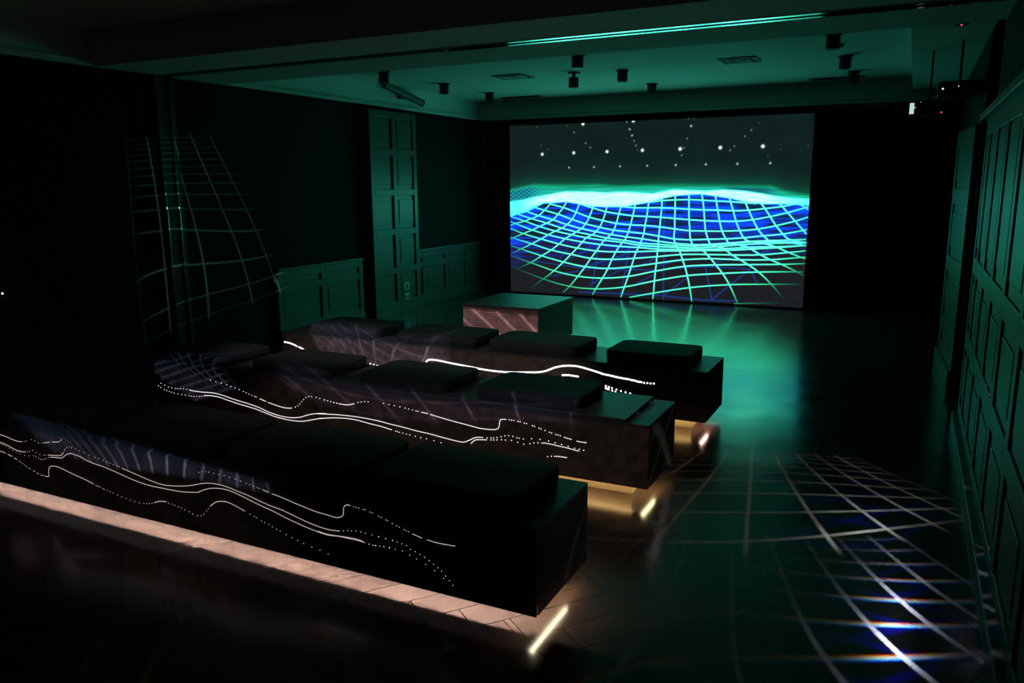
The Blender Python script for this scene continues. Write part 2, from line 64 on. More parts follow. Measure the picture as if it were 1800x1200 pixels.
def projector_light(name, g):
    L = bpy.data.lights.new(name, 'SPOT'); o = bpy.data.objects.new(name, L); COL.objects.link(o)
    o.matrix_world = Matrix.Translation(g['P']) @ frame(g['P'], g['T'])
    L.spot_size = math.radians(min(g['cone'], 100)); L.spot_blend = 0.05; L.energy = g['energy']; L.shadow_soft_size = g['size']
    L.use_nodes = True; t = NT(L.node_tree); em = [x for x in t.n if x.type == 'EMISSION'][0]
    tc = t.n.new('ShaderNodeTexCoord'); sp = t.n.new('ShaderNodeSeparateXYZ'); t.l.new(tc.outputs['Normal'], sp.inputs[0])
    az = t.m('ABSOLUTE', sp.outputs[2]); a = t.m('DIVIDE', sp.outputs[0], az); b = t.m('DIVIDE', sp.outputs[1], az)
    U = t.poly(a, b, g['U']); V = t.poly(a, b, g['V'])
    u0, u1, v0, v1 = g['win']; wl = g['wl']
    def line(X, off=0., wid=wl):
        q = t.m('ADD', X, off) if off else X
        d = t.m('ABSOLUTE', t.m('SUBTRACT', q, t.m('ROUND', q)))
        return t.mr(d, wid, wid * .2)
    def win(X, lo, hi, f): return t.m('MULTIPLY', t.mr(X, lo - f * .3, lo + f), t.mr(X, hi + f * .3, hi - f))
    mk = t.m('MULTIPLY', win(U, u0, u1, 3.5 if gname == 'bench_front' else .9), win(V, v0, v1, .8))
    x0, y0, x1, y1 = g['box']; mg = g.get('mg', .05)
    mk = t.m('MULTIPLY', mk, t.m('MULTIPLY', win(a, x0 - mg, x1 + mg, .03), win(b, y0 - mg, y1 + mg, .03)))
    nz = t.n.new('ShaderNodeTexNoise'); nz.inputs['Scale'].default_value = 9; t.l.new(t.comb(a, b, 0.), nz.inputs[0])
    mk = t.m('MULTIPLY', mk, t.mr(nz.outputs[0], .3, .6, .75 if gname.startswith('floor') else .5, 1.))
    bx2 = t.m('MULTIPLY', win(a, x0 - .10, x1 + (.34 if gname == 'bench_back' else .10), .08), win(b, y0 - .16, y1 + .08, .06))
    ca = g['ca']; ch = []
    for i in range(3):
        v = t.m('MAXIMUM', line(U), line(V, (i - 1) * ca))
        ch.append(t.m('MULTIPLY', t.m('MULTIPLY', t.m('ADD', v, g['base']), mk), g['col'][i]))
    if g['fill_wash']:  # broad warm wash added to brighten the dark bench and platform fronts
        for i, k in enumerate((.9, .86, .8)): ch[i] = t.m('MULTIPLY_ADD', bx2, g['fill_wash'] * k, ch[i])
    if g['blue']:
        W1 = t.m('ADD', t.m('MULTIPLY', U, .55), t.m('MULTIPLY', V, .8)); W2 = t.m('SUBTRACT', t.m('MULTIPLY', V, .9), t.m('MULTIPLY', U, .35))
        bl = t.m('MULTIPLY', t.m('MAXIMUM', line(W1, .2, .12), line(W2, .4, .12)), g['blue'])
        ch[2] = t.m('MULTIPLY_ADD', bl, mk, ch[2])
    t.l.new(t.comb(*ch), em.inputs[0])
    return o
for gname, g in GOBOS.items(): projector_light('projection_' + gname, g)

# ------------------------------------------------------------------ materials
def mat(name, col, rough=.6, spec=.5, metal=0., emit=None, es=1., bump=None, coat=0., var=None):
    m = bpy.data.materials.new(name); m.use_nodes = True; nt = m.node_tree; b = nt.nodes['Principled BSDF']
    b.inputs['Base Color'].default_value = (*col, 1); b.inputs['Roughness'].default_value = rough
    b.inputs['Specular IOR Level'].default_value = spec; b.inputs['Metallic'].default_value = metal; b.inputs['Coat Weight'].default_value = coat
    if emit: b.inputs['Emission Color'].default_value = (*emit, 1); b.inputs['Emission Strength'].default_value = es
    if bump or var:
        tc = nt.nodes.new('ShaderNodeTexCoord'); nz = nt.nodes.new('ShaderNodeTexNoise'); nt.links.new(tc.outputs['Object'], nz.inputs[0])
        nz.inputs['Scale'].default_value = (bump or var)[0]; nz.inputs['Detail'].default_value = 4
    if bump:
        bp = nt.nodes.new('ShaderNodeBump'); bp.inputs['Strength'].default_value = bump[1]; bp.inputs['Distance'].default_value = .01
        nt.links.new(nz.outputs[0], bp.inputs['Height']); nt.links.new(bp.outputs[0], b.inputs['Normal'])
    if var:
        cr = nt.nodes.new('ShaderNodeValToRGB'); nt.links.new(nz.outputs[0], cr.inputs[0])
        cr.color_ramp.elements[0].position = .35; cr.color_ramp.elements[1].position = .65
        cr.color_ramp.elements[0].color = (*[c * (1 - var[1]) for c in col], 1); cr.color_ramp.elements[1].color = (*[c * (1 + var[1]) for c in col], 1)
        nt.links.new(cr.outputs[0], b.inputs['Base Color'])
    return m
M_PAINT = mat('ceiling_paint', (.8, .8, .78), .85, .3, bump=(30, .05))
M_PANEL = mat('panel_paint', (.09, .10, .095), .38, .5, bump=(25, .05))
M_DARKP = mat('dark_wall_paint', (.004, .004, .004), .85, .3, bump=(40, .1))
M_DRAPE = mat('black_drape', (.004, .004, .004), .95, .1, bump=(60, .2))
M_BLACK = mat('matt_black_metal', (.012, .012, .012), .5, .4)
M_GLOSSM = mat('polished_track_metal', (.75, .75, .75), .09, .5, metal=1.)
M_JAMB = mat('jamb_metal', (.45, .45, .45), .25, .5, metal=1.)
M_BENCH = mat('bench_veneer', (.095, .064, .054), .55, .4, var=(14, .35))
M_BTOP = mat('bench_top_laminate', (.05, .05, .05), .42, .5, bump=(60, .05))
M_FABRIC = mat('charcoal_fabric', (.022, .022, .024), .8, .35, bump=(300, .25))
M_PLINTH = mat('cream_plinth_paint', (.62, .5, .3), .5, .4)
M_PLATF = mat('platform_veneer', (.14, .075, .06), .5, .4, var=(12, .3))
M_PLATE = mat('socket_plastic', (.8, .8, .8), .35, .5)
M_HOLE = mat('dark_plastic', (.02, .02, .02), .4, .5)
M_GREY = mat('grille_metal', (.10, .10, .10), .5, .5)
M_SILV = mat('roller_casing', (.35, .28, .26), .5, .4)
def emis(name, col, st):
    m = bpy.data.materials.new(name); m.use_nodes = True; nt = m.node_tree; nt.nodes.clear()
    e = nt.nodes.new('ShaderNodeEmission'); o = nt.nodes.new('ShaderNodeOutputMaterial'); e.inputs[0].default_value = (*col, 1); e.inputs[1].default_value = st
    nt.links.new(e.outputs[0], o.inputs[0]); return m
E_DOT = [emis('pinhole_light_near', (1., .86, .82), 1.3), emis('pinhole_light_middle', (1., .93, .95), 2.2), emis('pinhole_light_back', (1., .97, 1.), 6.)]
for e in E_DOT[:2]: e.cycles.emission_sampling = 'NONE'

def floor_material():
    m = bpy.data.materials.new('herringbone_oak'); m.use_nodes = True; t = NT(m.node_tree); b = t.n['Principled BSDF']
    tc = t.n.new('ShaderNodeTexCoord'); mp = t.n.new('ShaderNodeMapping'); t.l.new(tc.outputs['Object'], mp.inputs[0])
    mp.inputs['Rotation'].default_value = (0, 0, math.radians(38)); mp.inputs['Scale'].default_value = (1 / .16,) * 3
    sp = t.n.new('ShaderNodeSeparateXYZ'); t.l.new(mp.outputs[0], sp.inputs[0]); x, y = sp.outputs[0], sp.outputs[1]
    n = 4.; i = t.m('FLOOR', x); j = t.m('FLOOR', y); fx = t.m('FRACT', x); fy = t.m('FRACT', y)
    q = t.m('FLOORED_MODULO', t.m('SUBTRACT', i, j), 2 * n); hz = t.m('LESS_THAN', q, n - .5)
    uh = t.m('ADD', fx, q); uv_ = t.m('ADD', fy, t.m('SUBTRACT', 2 * n - 1, q))
    def mix(a, c): return t.m('ADD', t.m('MULTIPLY', a, hz), t.m('MULTIPLY', c, t.m('SUBTRACT', 1., hz)))
    u = mix(uh, uv_); v = mix(fy, fx)
    ida = mix(t.m('SUBTRACT', i, q), t.m('ADD', i, 57.3)); idb = mix(j, t.m('SUBTRACT', j, t.m('SUBTRACT', 2 * n - 1, q)))
    wn = t.n.new('ShaderNodeTexWhiteNoise'); wn.noise_dimensions = '2D'; t.l.new(t.comb(ida, idb, 0.), wn.inputs['Vector'])
    ev = t.m('MINIMUM', v, t.m('SUBTRACT', 1., v)); eu = t.m('MINIMUM', u, t.m('SUBTRACT', n, u)); ed = t.m('MINIMUM', ev, eu)
    gap = t.mr(ed, .006, .018)
    gn = t.n.new('ShaderNodeTexNoise'); gn.inputs['Scale'].default_value = 1.; gn.inputs['Detail'].default_value = 5
    t.l.new(t.comb(t.m('MULTIPLY', u, .7), t.m('MULTIPLY', v, 9.), t.m('MULTIPLY', wn.outputs[0], 40.)), gn.inputs[0])
    lum = t.m('MULTIPLY', t.m('ADD', t.m('MULTIPLY', gn.outputs[0], .55), t.m('MULTIPLY_ADD', wn.outputs[0], .35, .5)), gap)
    c = t.comb(t.m('MULTIPLY', lum, .085), t.m('MULTIPLY', lum, .048), t.m('MULTIPLY', lum, .033)); t.l.new(c, b.inputs['Base Color'])
    rn = t.n.new('ShaderNodeTexNoise'); rn.inputs['Scale'].default_value = 3.; t.l.new(tc.outputs['Object'], rn.inputs[0])
    t.l.new(t.mr(rn.outputs[0], .3, .7, .16, .21), b.inputs['Roughness']); b.inputs['Specular IOR Level'].default_value = .75
    bp = t.n.new('ShaderNodeBump'); bp.inputs['Strength'].default_value = .06; bp.inputs['Distance'].default_value = .0006
    t.l.new(t.m('ADD', gap, t.m('MULTIPLY', gn.outputs[0], .25)), bp.inputs['Height']); t.l.new(bp.outputs[0], b.inputs['Normal'])
    return m
M_FLOOR = floor_material()

# ------------------------------------------------------------------ mesh helpers
class MB:
    def __init__(s): s.bm = bmesh.new()
    def box(s, x0, x1, y0, y1, z0, z1, bev=0., seg=2):
        r = bmesh.ops.create_cube(s.bm, size=1); vs = r['verts']
        for v in vs: v.co = Vector(((x0 + x1) / 2 + v.co.x * (x1 - x0), (y0 + y1) / 2 + v.co.y * (y1 - y0), (z0 + z1) / 2 + v.co.z * (z1 - z0)))
        if bev:
            es = list({e for v in vs for e in v.link_edges}); bmesh.ops.bevel(s.bm, geom=es, offset=bev, segments=seg, profile=.5, affect='EDGES')
        return s
    def cyl(s, p0, p1, r, seg=20, r2=None):
        p0 = Vector(p0); p1 = Vector(p1); d = p1 - p0
        r_ = bmesh.ops.create_cone(s.bm, cap_ends=True, segments=seg, radius1=r, radius2=r if r2 is None else r2, depth=d.length)
        M = Matrix.Translation((p0 + p1) / 2) @ d.to_track_quat('Z', 'Y').to_matrix().to_4x4()
        for v in r_['verts']: v.co = M @ v.co
        return s
    def tube(s, pts, r, seg=12):
        for a, b in zip(pts[:-1], pts[1:]): s.cyl(a, b, r, seg)
        return s
    def build(s, name, m, parent=None, smooth=False):
        me = bpy.data.meshes.new(name); s.bm.normal_update(); s.bm.to_mesh(me); s.bm.free()
        if smooth:
            for p in me.polygons: p.use_smooth = True
        o = bpy.data.objects.new(name, me); me.materials.append(m); COL.objects.link(o)
        if parent:
            o.parent = parent
            if parent.type == 'EMPTY': o.matrix_parent_inverse = Matrix.Translation(-world_loc(parent))
        return o
def world_loc(o):
    v = Vector(o.location)
    return v
def struct(name, mb, m):
    o = mb.build(name, m); o['kind'] = 'structure'; return o
def tag(o, label, cat, group=None):
    o['label'] = label; o['category'] = cat
    if group: o['group'] = group
    return o
def thing(name, loc, label, cat, group=None):
    o = bpy.data.objects.new(name, None); o.empty_display_size = .1; COL.objects.link(o); o.location = loc
    return tag(o, label, cat, group)

# ------------------------------------------------------------------ room
XL, XR, CE, BM = -6.45, .45, 3.07, 2.78
struct('floor', MB().box(XL - .2, 1.6, -3.2, 14.2, -.1, 0), M_FLOOR)
struct('ceiling', MB().box(XL - .2, 1.6, -3.2, 14.2, CE, CE + .1), M_PAINT)
struct('wall_left', MB().box(XL - .2, XL, -3.2, 14.2, 0, BM), M_DARKP)
struct('trim_1', MB().box(XL - .2, XL, -3.2, 14.2, BM, CE).box(XL, XL + .03, -3.2, 4.87, BM, BM + .05), M_PAINT)          # painted frieze over the left wall
struct('wall_back', MB().box(XL, 1.6, -3.2, -3.0, 0, CE), M_DARKP)
struct('wall_front', MB().box(XL, 1.6, 13.9, 14.1, 0, CE), M_DRAPE)
struct('wall_right', MB().box(XR, XR + .2, -3.2, 6.45, 0, CE).box(1.4, 1.6, 6.45, 7.5, 0, CE).box(XR, 1.6, 6.40, 6.45, 0, CE).box(XR, 1.6, 7.5, 7.6, 0, CE).box(XR, XR + .2, 7.6, 14.1, 0, CE), M_DARKP)
# downstand beams
b = MB()
b.box(XL, XR, 4.87, 5.50, BM, CE).box(XL, XR, 5.66, 6.33, BM, CE).box(XL, XR, 5.50, 5.66, BM + .06, CE)
struct('trim_2', b, M_PAINT)
b = MB()
b.box(XL, XR, 11.96, 13.4, BM, CE).box(XL + .02, XR, 11.91, 11.96, BM, BM + .03).box(XL + .02, XR, 11.93, 11.96, BM + .055, BM + .075)
struct('trim_3', b, M_PAINT)
struct('trim_4', MB().box(-.12, XR, 6.33, 11.96, BM + .12, CE), M_PAINT)
# folding partition track: two polished rails in a black slot
t = thing('partition_track', (-3.0, 5.58, BM), 'pair of polished rails in a dark slot under the cross beam, glinting with the screen', 'track')
MB().box(XL, XR, 5.502, 5.658, BM + .02, BM + .055).build('track_channel', M_BLACK, t)
for yy in (5.500, 5.605):
    MB().box(-3.35, XR - .02, yy, yy + .046, BM - .006, BM + .02).build('rail', M_GLOSSM, t)
# partition jamb on the left wall
t = thing('partition_jamb', (XL, 5.53, 0), 'tall dark partition jamb with twin metal edges on the left wall', 'door jamb')
MB().box(XL, XL + .06, 5.46, 5.66, 0, BM).build('jamb_board', M_BLACK, t)
for yy in (5.455, 5.60):
    MB().cyl((XL + .065, yy, 0.01), (XL + .065, yy, BM - .01), .012, 16).build('jamb_edge', M_JAMB, t, True)

def panel_board(mb, axis, pos, face, a0, a1, z0, z1, ucuts, zcuts, st=.055, dep=.022, thick=.03, inner=True):
    """frame-and-panel board: axis 'x' = lies in plane X=pos facing +X (face=1) or -X"""
    def bx(u0, u1, w0, w1, d0, d1, bev=0.):
        lo, hi = sorted((pos + face * d0, pos + face * d1)); mb.box(lo, hi, u0, u1, w0, w1, bev)
    bx(a0, a1, z0, z1, 0, thick)
    us = [a0] + ucuts + [a1]; zs = [z0] + zcuts + [z1]
    for i, u in enumerate(us):
        u_0 = u if i == 0 else u - st / 2; u_1 = u if i == len(us) - 1 else u + st / 2
        if i == 0: u_1 = u + st
        if i == len(us) - 1: u_0 = u - st
        bx(u_0, u_1, z0, z1, thick, thick + dep, .004)
    for i, zc in enumerate(zs):
        w0 = zc if i == 0 else zc - st / 2; w1 = zc if i == len(zs) - 1 else zc + st / 2
        if i == 0: w1 = zc + st
        if i == len(zs) - 1: w0 = zc - st
        for k in range(len(us) - 1):
            l = us[k] + (st if k == 0 else st / 2); r = us[k + 1] - (st if k == len(us) - 2 else st / 2)
            bx(l, r, w0, w1, thick, thick + dep, .004)
    if inner:
        for i in range(len(us) - 1):
            for j in range(len(zs) - 1):
                l = us[i] + st * .95; r = us[i + 1] - st * .95; lo = zs[j] + st * .95; hi = zs[j + 1] - st * .95
                if r - l > .12 and hi - lo > .12: bx(l + .02, r - .02, lo + .02, hi - .02, thick, thick + .008, .003)
# tall pilaster, wainscots, corner pilaster on the left wall
b = MB(); b.box(XL, XL + .10, 8.64, 9.73, 0, 2.72)
panel_board(b, 'x', XL + .10, 1, 8.64, 9.73, .0, 2.72, [9.185], [.13, .60, 1.13, 1.66, 2.19], st=.085, dep=.025, thick=.01)
struct('trim_5', b, M_PANEL)
def wains(name, y0, y1, cuts):
    b = MB(); panel_board(b, 'x', XL, 1, y0, y1, 0, .80, cuts, [.13, .60], st=.085, dep=.02, thick=.03)
    b.box(XL, XL + .075, y0, y1, .80, .835, .006); b.box(XL, XL + .065, y0, y1, 0, .11, .006)
    return struct(name, b, M_PANEL)
wains('trim_6', 9.74, 11.86, [9.98, 10.62, 11.26])
wains('trim_7', 6.9, 8.50, [7.7])
b = MB(); panel_board(b, 'x', XL, 1, 11.90, 12.28, 0, 2.72, [], [.5, 1.5, 2.1], st=.07)
panel_board(b, 'x', XL, 1, 12.42, 13.85, 0, 2.72, [13.1], [.5, 1.5, 2.1], st=.08)
b.cyl((XL + .09, 12.32, 0), (XL + .09, 12.32, BM), .022, 16).cyl((XL + .09, 12.41, 0), (XL + .09, 12.41, BM), .022, 16)
struct('trim_8', b, M_PANEL)
# right wall panelling
b = MB(); panel_board(b, 'x', XR, -1, -1.6, 6.43, .0, 2.16, [-.8, -.05, .7, 1.45, 2.2, 2.9, 3.6, 4.3, 4.95, 5.55, 6.1], [.14, .665, 1.185], st=.11, dep=.012, thick=.03)
b.box(XR - .09, XR, -1.6, 6.44, 2.15, 2.20, .006); b.box(XR - .08, XR, -1.6, 6.44, 0, .12, .006)
struct('trim_9', b, M_PANEL)
b = MB(); panel_board(b, 'x', 0, -1, 0, 1.17, .0, 2.20, [], [.42, 1.0, 1.62], st=.14, dep=.014, thick=.03)
b.box(-.07, 0, 0, 1.17, .0, .16, .006)
dr = struct('door_1', b, M_PANEL); dr.location = (.445, 7.62, 0); dr.rotation_euler.z = math.radians(3.6)
# ceiling recess mouldings
struct('trim_10', MB().box(XL, XL + .05, 6.33, 12.0, BM, BM + .03).box(XL, XL + .03, 6.33, 12.0, BM + .03, BM + .05), M_PAINT)

# socket plates on the pilaster
for z, lab, tog in ((.355, 'small square white switch plate on the green panelled pillar, upper of two', 0), (.205, 'white double socket plate on the green panelled pillar, lower of two', 1)):
    t = thing('socket_plate' if tog else 'switch_plate', (XL + .12, 9.40, z), lab, 'socket' if tog else 'switch')
    MB().box(XL + .112, XL + .124, 9.34, 9.46, z - .05, z + .05, .003).build('plate', M_PLATE, t)
    if tog:
        for yy in (9.37, 9.43): MB().box(XL + .1235, XL + .126, yy - .018, yy + .018, z - .02, z + .025, .001).build('outlet', M_HOLE, t)
    else: MB().box(XL + .1235, XL + .128, 9.375, 9.425, z - .028, z + .028, .002).build('rocker', M_HOLE, t)

# ------------------------------------------------------------------ screen
def catmull(pts, n=5):
    P = np.array(pts, float); P = np.vstack([2 * P[0] - P[1], P, 2 * P[-1] - P[-2]]); out = []
    for i in range(1, len(P) - 2):
        for t in np.linspace(0, 1, n, endpoint=False):
            out.append(.5 * ((2 * P[i]) + (-P[i - 1] + P[i + 1]) * t + (2 * P[i - 1] - 5 * P[i] + 4 * P[i + 1] - P[i + 2]) * t * t + (-P[i - 1] + 3 * P[i] - 3 * P[i + 1] + P[i + 2]) * t ** 3))
    out.append(P[-2]); return np.array(out)
SX0, SX1, SZ0, SZ1, SY = -5.855, -1.275, .022, 2.665, 11.75
NX, NY = 720, 420
def stroke(img, pts, w, soft=1.):
    """distance-based line of half-width w (in cells) into img (max)"""
    for (x0, y0), (x1, y1) in zip(pts[:-1], pts[1:]):
        r = w + soft + 1; a0 = max(int(min(x0, x1) - r), 0); a1 = min(int(max(x0, x1) + r) + 2, NX); c0 = max(int(min(y0, y1) - r), 0); c1 = min(int(max(y0, y1) + r) + 2, NY)
        if a1 <= a0 or c1 <= c0: continue
        X, Y = np.meshgrid(np.arange(a0, a1), np.arange(c0, c1)); dx, dy = x1 - x0, y1 - y0; L = dx * dx + dy * dy + 1e-9
        t = np.clip(((X - x0) * dx + (Y - y0) * dy) / L, 0, 1); d = np.hypot(X - x0 - t * dx, Y - y0 - t * dy)
        v = np.clip((w + soft - d) / (2 * soft) , 0, 1); img[c0:c1, a0:a1] = np.maximum(img[c0:c1, a0:a1], v)
def px(c): return np.array(c, float) / 10000 * [NX - 1, NY - 1]
def blur(a, r):
    k = np.exp(-np.linspace(-2, 2, 2 * r + 1) ** 2); k /= k.sum()
    a = np.apply_along_axis(lambda q: np.convolve(q, k, 'same'), 0, a); return np.apply_along_axis(lambda q: np.convolve(q, k, 'same'), 1, a)
def noise2(sx, sy):
    h, w_ = int(NY / sy) + 3, int(NX / sx) + 3; g = rng.rand(h, w_); Y = np.arange(NY) / sy; X = np.arange(NX) / sx
    yi = Y.astype(int); xi = X.astype(int); fy = (Y - yi)[:, None]; fx = (X - xi)[None]; fy = fy * fy * (3 - 2 * fy); fx = fx * fx * (3 - 2 * fx)
    return (g[yi][:, xi] * (1 - fy) + g[yi + 1][:, xi] * fy) * (1 - fx) + (g[yi][:, xi + 1] * (1 - fy) + g[yi + 1][:, xi + 1] * fy) * fx
UU, VV = np.meshgrid(np.linspace(0, 1, NX), np.linspace(0, 1, NY))
def curve_v(c):
    p = np.array(c, float) / 10000; return np.interp(np.linspace(0, 1, NX), p[:, 0], p[:, 1])[None, :]
LO, HI, GL = curve_v(SCR['lo']), curve_v(SCR['hi']), curve_v(SCR['gl'])
def sm(x, a, b): t = np.clip((x - a) / (b - a), 0, 1); return t * t * (3 - 2 * t)
img = np.zeros((NY, NX, 3)); gn = noise2(40, 30)
img += np.array([.0055, .0155, .0145]) * (1 + .25 * (gn[..., None] - .5)); low = sm(VV, .5, .2)[..., None]; img = img * (1 - low) + low * np.array([.012, .0135, .018])
# haze over the ridge, bright ridge band
hz = np.exp(-np.clip(VV - GL, 0, 1) / .035) * (VV > GL); img += hz[..., None] * np.array([.0, .075, .04])
gb = sm(VV, GL + .012, GL - .012) * sm(VV, HI - .02, HI + .01); tt = np.clip((GL - VV) / (GL - HI + 1e-3), 0, 1)
st = noise2(60, 2.2) * .6 + .5
img += (gb * st)[..., None] * (np.array([.0, .42, .16]) * (1 - tt)[..., None] + np.array([.02, .75, .62]) * tt[..., None])
mesh1 = np.zeros((NY, NX))
for k in range(-6, 30):
    if True:
        x = k * 15; stroke(mesh1, [(x, .5 * NY), (x + 95, .64 * NY)], .7, .9); stroke(mesh1, [(x, .66 * NY), (x + 110, .5 * NY)], .7, .9)
mesh1 *= sm(UU, .17, .08) + sm(UU, .7, .76) * sm(UU, .92, .86)
dk = gb * (sm(UU, .15, .06) + sm(UU, .72, .78) * sm(UU, .93, .86)) * sm(VV, GL, GL - .02)
img = img * (1 - dk[..., None] * .8) + dk[..., None] * np.array([.004, .05, .12]); img += (mesh1 * gb)[..., None] * np.array([.01, .30, .36])
bd = sm(VV, LO - .006, LO + .006) * sm(VV, HI + .008, HI - .008); s2 = noise2(14, 2.) * .7 + .55
edge = sm(UU, .16, .02) + sm(UU, .82, 1.)
core = np.array([.72, 7.5, 4.6]); greenb = np.array([.14, 3.4, 1.6])
img = img * (1 - bd[..., None]) + bd[..., None] * s2[..., None] * (core * (1 - edge)[..., None] + greenb * edge[..., None])
# blue back slope
dep = np.clip(LO - VV, 0, 1); bf = sm(VV, LO + .004, LO - .004) * sm(dep, .40 - .15 * np.abs(UU - .3), .03)
bn = np.clip(noise2(60, 4) * 1.4 - .4, 0, 1) * (.4 + .9 * noise2(25, 12)); img += (bf * bn)[..., None] * np.array([.0, .09, 1.9]); img += bf[..., None] * np.array([.0, .006, .05])
bl = np.zeros((NY, NX))
for c in SCR['blue']: stroke(bl, px(c), .9, 1.4)
for k in range(34):
    x = rng.uniform(0, NX); y = rng.uniform(.34, .58) * NY; L = rng.uniform(40, 150); a = rng.uniform(-.3, .45); q = np.zeros((NY, NX)); stroke(q, [(x, y), (x + L, y + L * a)], .6, 1.2); bl = np.maximum(bl, q * .6 * bf)
img += bl[..., None] * np.array([.0, .05, .34]) * sm(VV, LO + .01, LO - .01)[..., None]
# the wire grid
ln = np.zeros((NY, NX))
for c in SCR['cols'] + SCR['rows']: stroke(ln, catmull(px(c)), .75, .95)
cen = np.clip(1.25 - 1.05 * np.hypot((UU - .52) / .56, (VV - .42) / .46), 0, 1)
br = .10 + .90 * sm(cen, -.02, .45); br *= sm(UU + VV * .35, .03, .22) * .9 + .1; br *= sm(1.0 - UU + VV * .5, .04, .22) * .9 + .1
wht = sm(cen, .12, .66)
lc = (np.array([.04, 1.1, .42]) * (1 - wht)[..., None] + np.array([.36, 6.4, 2.9]) * wht[..., None]) * br[..., None]
under = (VV < LO + .02)
ln *= under; img = img * (1 - ln[..., None]) + lc * ln[..., None]
halo = blur(ln * br, 5); img += halo[..., None] * np.array([.0, .035, .035])  # bloom round the grid lines, painted into the picture
for c in SCR['stars']:
    x, y = px(c[:2]); r = 1.2 + c[2] / 75; X, Y = np.meshgrid(np.arange(NX), np.arange(NY)); g_ = np.exp(-((X - x) ** 2 + (Y - y) ** 2) / (r * r)) ; img += g_[..., None] * np.array([.8, 1., 1.]) * (c[2] / 60.) ** 1.5
img *= 1.0
def screen_mesh():
    me = bpy.data.meshes.new('screen_picture'); X = SX0 + UU * (SX1 - SX0); Z = SZ0 + VV * (SZ1 - SZ0)
    co = np.stack([X, np.full_like(X, SY), Z], -1).reshape(-1, 3); idx = np.arange(NX * NY).reshape(NY, NX)
    f = np.stack([idx[:-1, :-1], idx[:-1, 1:], idx[1:, 1:], idx[1:, :-1]], -1).reshape(-1, 4)
    me.vertices.add(len(co)); me.vertices.foreach_set('co', co.ravel()); me.loops.add(f.size); me.loops.foreach_set('vertex_index', f.ravel())
    me.polygons.add(len(f)); me.polygons.foreach_set('loop_start', np.arange(0, f.size, 4)); me.update(calc_edges=True)
    ca = me.color_attributes.new('picture', 'FLOAT_COLOR', 'POINT'); rgba = np.ones((NX * NY, 4)); rgba[:, :3] = img.reshape(-1, 3); ca.data.foreach_set('color', rgba.ravel())
    return me
m = bpy.data.materials.new('lit_screen_picture'); m.use_nodes = True; nt = m.node_tree; nt.nodes.clear()
at = nt.nodes.new('ShaderNodeAttribute'); at.attribute_name = 'picture'; e = nt.nodes.new('ShaderNodeEmission'); o_ = nt.nodes.new('ShaderNodeOutputMaterial')
nt.links.new(at.outputs['Color'], e.inputs[0]); e.inputs[1].default_value = 1.0; nt.links.new(e.outputs[0], o_.inputs[0]); M_SCREEN = m
m.cycles.emission_sampling = 'FRONT'
t = thing('projection_screen', ((SX0 + SX1) / 2, SY, 0), 'large bright screen at the end of the room showing a glowing green wire-grid landscape', 'screen')
me = screen_mesh(); me.materials.append(M_SCREEN); o = bpy.data.objects.new('screen_picture', me); COL.objects.link(o); o.parent = t; o.matrix_parent_inverse = Matrix.Translation(-t.location)
F = .02; b = MB()
b.box(SX0 - F, SX0, SY - .01, SY + .05, SZ0 - F, SZ1 + F).box(SX1, SX1 + F, SY - .01, SY + .05, SZ0 - F, SZ1 + F).box(SX0, SX1, SY - .01, SY + .05, SZ0 - F, SZ0).box(SX0, SX1, SY - .01, SY + .05, SZ1, SZ1 + F)
b.build('screen_frame', M_BLACK, t)
MB().box(SX0 - F, SX1 + F, SY + .005, SY + .05, SZ0 - F, SZ1 + F).build('screen_backing', M_BLACK, t)
for xx in (SX0 + .3, SX1 - .3): MB().box(xx - .25, xx + .25, SY - .0, SY + .25, 0, .03).box(xx - .03, xx + .03, SY + .03, SY + .05, .03, .1).build('foot', M_BLACK, t)
MB().box(SX0 + .06, SX0 + .34, SY - .02, SY - .01, SZ1 + .0, SZ1 + .018).build('casing_strip', M_SILV, t)

